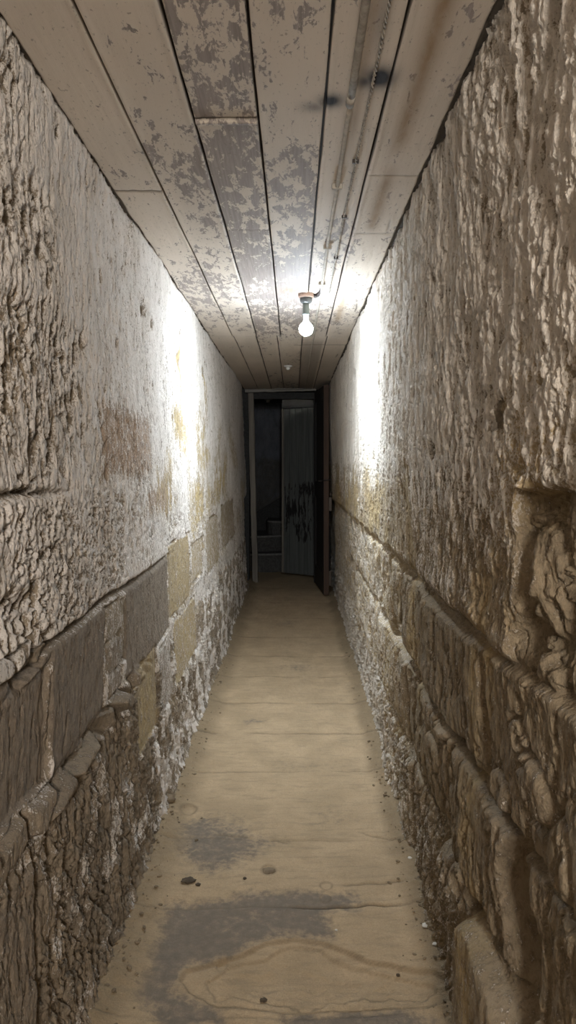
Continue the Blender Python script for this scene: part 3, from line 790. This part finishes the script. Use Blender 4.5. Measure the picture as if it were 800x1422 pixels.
rough_bar('inner_head', (-.50, YD + .05, 2.06), (.245, YD + .05, 2.06), .035, .04, MAT['room_dark'], 10, 5, .002, df, 'x')

# dark door leaf folded back along the right wall
hx, hy = .235, YD - .05; fx, fy = .302, 7.10
ang = math.atan2(fy - hy, fx - hx); L = math.hypot(fx - hx, fy - hy)
dr = empty('door_1', (hx, hy, 0), 'dark wooden door standing open against the right wall', 'door', rz=ang, kind='structure')
T = .042
bm = bmesh.new(); add_box(bm, (0, 0, .012), (L - .006, T, 2.085))
# raised stiles and rails on the passage face
for (a, b, z0, z1) in ((0, .10, .012, 2.085), (L - .11, L - .006, .012, 2.085), (.10, L - .11, .012, .22), (.10, L - .11, .95, 1.12), (.10, L - .11, 1.96, 2.085)):
    add_box(bm, (a, -.008, z0), (b, .002, z1))
link_bm('door_panel', bm, MAT['dark_door'], dr, bevel=.003)
bm = bmesh.new(); add_box(bm, (L - .006, -.006, .012), (L + .002, T + .002, 2.085)); link_bm('door_edge', bm, MAT['door_edge'], dr, bevel=.002)['label'] = 'worn red brown leading edge of the door'
# rim lock on the wall-side, at the edge
bm = bmesh.new(); add_box(bm, (L - .12, T + .001, .84), (L + .004, T + .034, .98)); lk = link_bm('lock_case', bm, MAT['brass'], dr, bevel=.006)
bm = bmesh.new(); add_lathe(bm, [(0, .02), (.010, .017), (.014, .0), (.010, -.017), (0, -.02)], (L - .01, T + .022, 1.005), 14); link_bm('latch_knob', bm, MAT['brass'], lk, True)
bm = bmesh.new()
add_tube(bm, [(L - .07, -.008, 1.135), (L - .07, -.05, 1.135)], .009, 10); add_tube(bm, [(L - .07, -.05, 1.135), (L - .03, -.058, 1.138), (L + .01, -.05, 1.14)], .008, 10)
h = link_bm('door_handle', bm, MAT['iron'], dr, True)
bm = bmesh.new()
add_tube(bm, [(L - .02, -.01, 1.14), (L + .012, -.006, 1.143), (L + .016, .02, 1.147), (L + .014, .082, 1.153)], .007, 10); link_bm('hasp', bm, MAT['iron'], dr, True)
bm = bmesh.new(); add_box(bm, (L - .11, T + .001, .10), (L + .001, T + .03, .25)); link_bm('bottom_bracket', bm, MAT['brass'], dr, bevel=.006)

# ------------------------------------------------------------------ CEILING FITTINGS
LX, LY = .060, 3.52
lamp = empty('ceiling_lamp', (LX, LY, CEIL), 'lit bare bulb in a grey batten holder on the board ceiling', 'lamp')
bm = bmesh.new(); add_lathe(bm, [(0, .004), (.036, .004), (.038, -.002), (.038, -.016), (.035, -.021), (0, -.021)], seg=40); link_bm('mounting_block', bm, MAT['block'], lamp, True)
bm = bmesh.new(); add_lathe(bm, [(0, -.021), (.030, -.021), (.031, -.028), (.028, -.042), (.020, -.049), (0, -.050)], seg=40); link_bm('rose', bm, MAT['rose'], lamp, True)
bm = bmesh.new(); add_lathe(bm, [(0, -.046), (.0155, -.046), (.0155, -.07), (.0165, -.071), (.0165, -.098), (.0175, -.099), (.0175, -.104), (.014, -.105), (0, -.105)], seg=32); link_bm('lampholder', bm, MAT['socket'], lamp, True)
bm = bmesh.new()
bz = -.172; R = .034
arc = [(R * math.cos(math.radians(q)), bz + R * math.sin(math.radians(q))) for q in range(-18, -90, -6)] + [(0, bz - R)]
add_lathe(bm, arc, seg=32)
bl = link_bm('bulb', bm, MAT['bulb'], lamp, True); bl['label'] = 'glowing white frosted bulb'
bm = bmesh.new(); add_lathe(bm, [(.0150, -.136)] + [(R * math.cos(math.radians(q)), bz + R * math.sin(math.radians(q))) for q in range(60, -19, -6)], seg=32); link_bm('bulb_shoulder', bm, MAT['shoulder'], bl, True)
bm = bmesh.new(); add_lathe(bm, [(.012, -.100), (.0125, -.112), (.0140, -.126), (.0152, -.137)], seg=32); link_bm('bulb_neck', bm, MAT['neck'], bl, True)
bm = bmesh.new()
add_tube(bm, [(.030, .0, -.006), (.046, .01, -.010), (.058, -.01, -.008), (.066, -.06, -.006), (.069, -.16, -.004)], .006, 10, [.009, .011, .010, .006, .004]); link_bm('feed_wire', bm, MAT['iron'], lamp, True)

# small white fitting further along
fit = empty('ceiling_fitting', (-.047, 6.05, CEIL - .004), 'small white round ceiling fitting beyond the bulb', 'ceiling fitting')
bm = bmesh.new(); add_lathe(bm, [(0, .006), (.037, .006), (.037, -.004), (.030, -.010), (.016, -.014), (0, -.014)], seg=32); link_bm('base', bm, MAT['white'], fit, True)
bm = bmesh.new(); add_lathe(bm, [(.016, -.012), (.018, -.020), (.015, -.032), (.008, -.036), (0, -.037)], seg=24); link_bm('knob', bm, MAT['white'], fit, True)
# pale fitting in the dark room
bm = bmesh.new(); add_lathe(bm, [(0, .0), (.05, .0), (.05, -.012), (.022, -.02), (.02, -.045), (0, -.048)], (-.33, 9.2, 2.139), 24)
tag(link_bm('ceiling_fitting', bm, MAT['white'], None, True), 'pale round fitting on the dark ceiling inside the doorway', 'ceiling fitting')

# conduit along the boards
cd = empty('conduit_pipe', (.129, 0, CEIL), 'thin painted conduit pipe running along the ceiling boards', 'pipe')
def wav(x0, ys, zoff, a, seed): return [(x0 + a * float(perlin(np.array([yv * 1.4]), np.array([seed]), 701)[0]), yv, zoff + .0015 * float(perlin(np.array([yv * 2.]), np.array([seed + 2.]), 703)[0])) for yv in ys]
bm = bmesh.new(); add_tube(bm, wav(0, np.linspace(Y_BACK, 1.655, 26), -.0065, .004, .3), .0085, 12); link_bm('upper_pipe', bm, MAT['conduit_dark'], cd, True)
bm = bmesh.new(); add_tube(bm, wav(0, np.linspace(1.64, 7.85, 70), -.0055, .004, .3), .0062, 12); link_bm('lower_pipe', bm, MAT['conduit'], cd, True)
bm = bmesh.new()
add_tube(bm, [(0, 1.62, -.0065), (0, 1.66, -.0065)], .0100, 14); link_bm('coupling', bm, MAT['conduit_dark'], cd, True)
for k, yv in enumerate((2.15, 2.75, 3.3)):
    bm = bmesh.new(); add_box(bm, (-.016, yv - .006, -.0135), (.016, yv + .006, .002)); link_bm('saddle_clip', bm, MAT['conduit'], cd, bevel=.003)

# twisted cord stapled beside it
tw = empty('twisted_cord', (.173, 0, CEIL), 'thin twisted pale cord stapled beside the conduit pipe', 'cord')
ysn = np.arange(1.25, 3.5, .006)
bm = bmesh.new()
for ph in (0, math.pi):
    add_tube(bm, [(.0024 * math.cos(yv * 190 + ph) + .004 * float(perlin(np.array([yv * 2.5]), np.array([.4]), 711)[0]) - .0045 * math.sin((yv - 1.25) * 1.2), yv, -.004 + .0024 * math.sin(yv * 190 + ph)) for yv in ysn], .0018, 6)
link_bm('strand', bm, MAT['cord'], tw, True)
for yv in (1.98, 2.42, 2.9):
    bm = bmesh.new(); add_box(bm, (-.012, yv - .004, -.0075), (.006, yv + .004, .003)); link_bm('staple', bm, MAT['iron'], tw, bevel=.001)

# ------------------------------------------------------------------ PEBBLES AND CHIPS ON THE FLOOR
def pebble(name, px, py, r, mat, label, cat, group=None, flat=.6, seed=1, stretch=1.0, rz=0.):
    x, y = px_floor(px, py)
    bm = bmesh.new(); bmesh.ops.create_icosphere(bm, subdivisions=3, radius=1.0)
    for v in bm.verts:
        p = v.co.copy()
        n = perlin(np.array([p.x * 1.7 + seed * 3.1]), np.array([p.y * 1.7 + p.z * 1.3]), 801)[0] + .5 * perlin(np.array([p.x * 4 + seed]), np.array([p.y * 4 - p.z * 3]), 803)[0]
        k = r * (1 + .35 * n)
        v.co = Vector((p.x * k * stretch, p.y * k, p.z * k * flat))
    o = link_bm(name, bm, mat, None, True)
    o.location = (x, y, floor_z(x, y) + r * flat * .55); o.rotation_euler = (0, 0, rz)
    return tag(o, label, cat, group)
pebble('pebble', 373, 1208, .019, MAT['pebble'], 'flat oval brown pebble in the middle of the floor', 'pebble', flat=.35, seed=2, stretch=1.25)
pebble('dirt_clod', 262, 1224, .017, MAT['pebble_dark'], 'larger dark brown clod left of the oval pebble', 'clod', flat=.35, seed=3, stretch=1.3)
pebble('dirt_clod', 275, 1229, .008, MAT['pebble_dark'], 'small dark clod just right of the larger clod', 'clod', flat=.5, seed=4)
pebble('stone', 243, 1078, .030, MAT['pebble'], 'rounded brown stone at the foot of the left wall, farther one', 'stone', flat=.6, seed=5)
pebble('stone', 231, 1118, .030, MAT['pebble'], 'flat brown stone at the foot of the left wall, nearer one', 'stone', flat=.45, seed=6, stretch=1.2)
pebble('plaster_chip', 591, 1294, .010, MAT['pebble_pale'], 'largest pale plaster chip near the right wall', 'chip', flat=.35, seed=7)
pebble('plaster_chip', 604, 1321, .007, MAT['pebble_pale'], 'pale plaster chip nearest the viewer by the right wall', 'chip', flat=.4, seed=8)
pebble('plaster_chip', 569, 1198, .007, MAT['pebble_pale'], 'pale plaster chip farthest along the right wall', 'chip', flat=.4, seed=9)
pebble('plaster_chip', 467, 1290, .004, MAT['pebble_pale'], 'tiny white chip on the grey flagstone', 'chip', flat=.5, seed=10)
pebble('grit_speck', 553, 1350, .005, MAT['pebble_dark'], 'single black speck on the tan flagstone at right', 'speck', flat=.6, seed=11)
pebble('dirt_clod', 366, 1380, .007, MAT['pebble_dark'], 'small dark clod inside the worn hollow', 'clod', flat=.4, seed=12, stretch=1.4)
pebble('dirt_clod', 340, 1221, .006, MAT['pebble_dark'], 'tiny dark clod just left below the oval pebble', 'clod', flat=.5, seed=13)
# crumbs of mortar nobody could count, along both walls
bm = bmesh.new(); rnd = random.Random(11)
for k in range(420):
    yv = 1.45 * (5.2 / 1.45) ** rnd.random()
    if rnd.random() < .55: xv = -.475 + abs(rnd.gauss(0, .045))
    else: xv = .385 - abs(rnd.gauss(0, .035))
    r = .0015 + .0045 * rnd.random() ** 3
    mtx = Matrix.Translation((xv, yv, floor_z(xv, yv) + r * .5)) @ Matrix.Rotation(rnd.random() * 6, 4, 'Z') @ Matrix.Diagonal((1 + rnd.random(), 1, .7, 1))
    bmesh.ops.create_icosphere(bm, subdivisions=1, radius=r, matrix=mtx)
tag(link_bm('mortar_crumbs', bm, MAT['pebble']), 'brown mortar crumbs scattered along the foot of both walls', 'crumbs', kind='stuff')

# ------------------------------------------------------------------ LIGHT, WORLD, CAMERA
w = bpy.data.worlds.new('world'); scene.world = w; w.use_nodes = True
bg = w.node_tree.nodes['Background']; bg.inputs['Color'].default_value = (1.0, .93, .84, 1); bg.inputs['Strength'].default_value = 104.0  # warm fill added to brighten the near walls
# added end wall behind the viewer; its made-up opening lets fill light in
WX0, WX1, WZ0, WZ1 = .02, .37, 1.46, 2.10
bm = bmesh.new()
for lo, hi in (((-.75, -.25), (.6, WZ0)), ((-.75, WZ1), (.6, 2.3)), ((-.75, WZ0), (WX0, WZ1)), ((WX1, WZ0), (.6, WZ1))):
    add_box(bm, (lo[0], Y_BACK - .12, lo[1]), (hi[0], Y_BACK - .005, hi[1]))
tag(link_bm('wall_fill_opening', bm, MAT['room_dark']), kind='structure')
pl = bpy.data.lights.new('fill_portal', 'AREA'); pl.shape = 'RECTANGLE'; pl.size = WX1 - WX0; pl.size_y = WZ1 - WZ0; pl.cycles.is_portal = True  # portal for the added fill light
po = bpy.data.objects.new('fill_portal', pl); COL.objects.link(po); po.location = ((WX0 + WX1) / 2, Y_BACK - .06, (WZ0 + WZ1) / 2); po.rotation_euler = (math.radians(90), 0, 0)

cam = bpy.data.cameras.new('camera'); co = bpy.data.objects.new('camera', cam); COL.objects.link(co)
co.location = (0, 0, H); co.rotation_euler = (math.radians(90), 0, 0)
cam.sensor_fit = 'VERTICAL'; cam.sensor_height = 36; cam.lens = 1000 / 1422 * 36
cam.shift_x = -8 / 1422; cam.shift_y = -66 / 1422
cam.clip_start = .02
scene.camera = co
vs = scene.view_settings
vs.view_transform = 'Standard'; vs.look = 'None'; vs.gamma = 1; vs.use_curve_mapping = False
vs.exposure = 0.12
scene.cycles.diffuse_bounces = 6
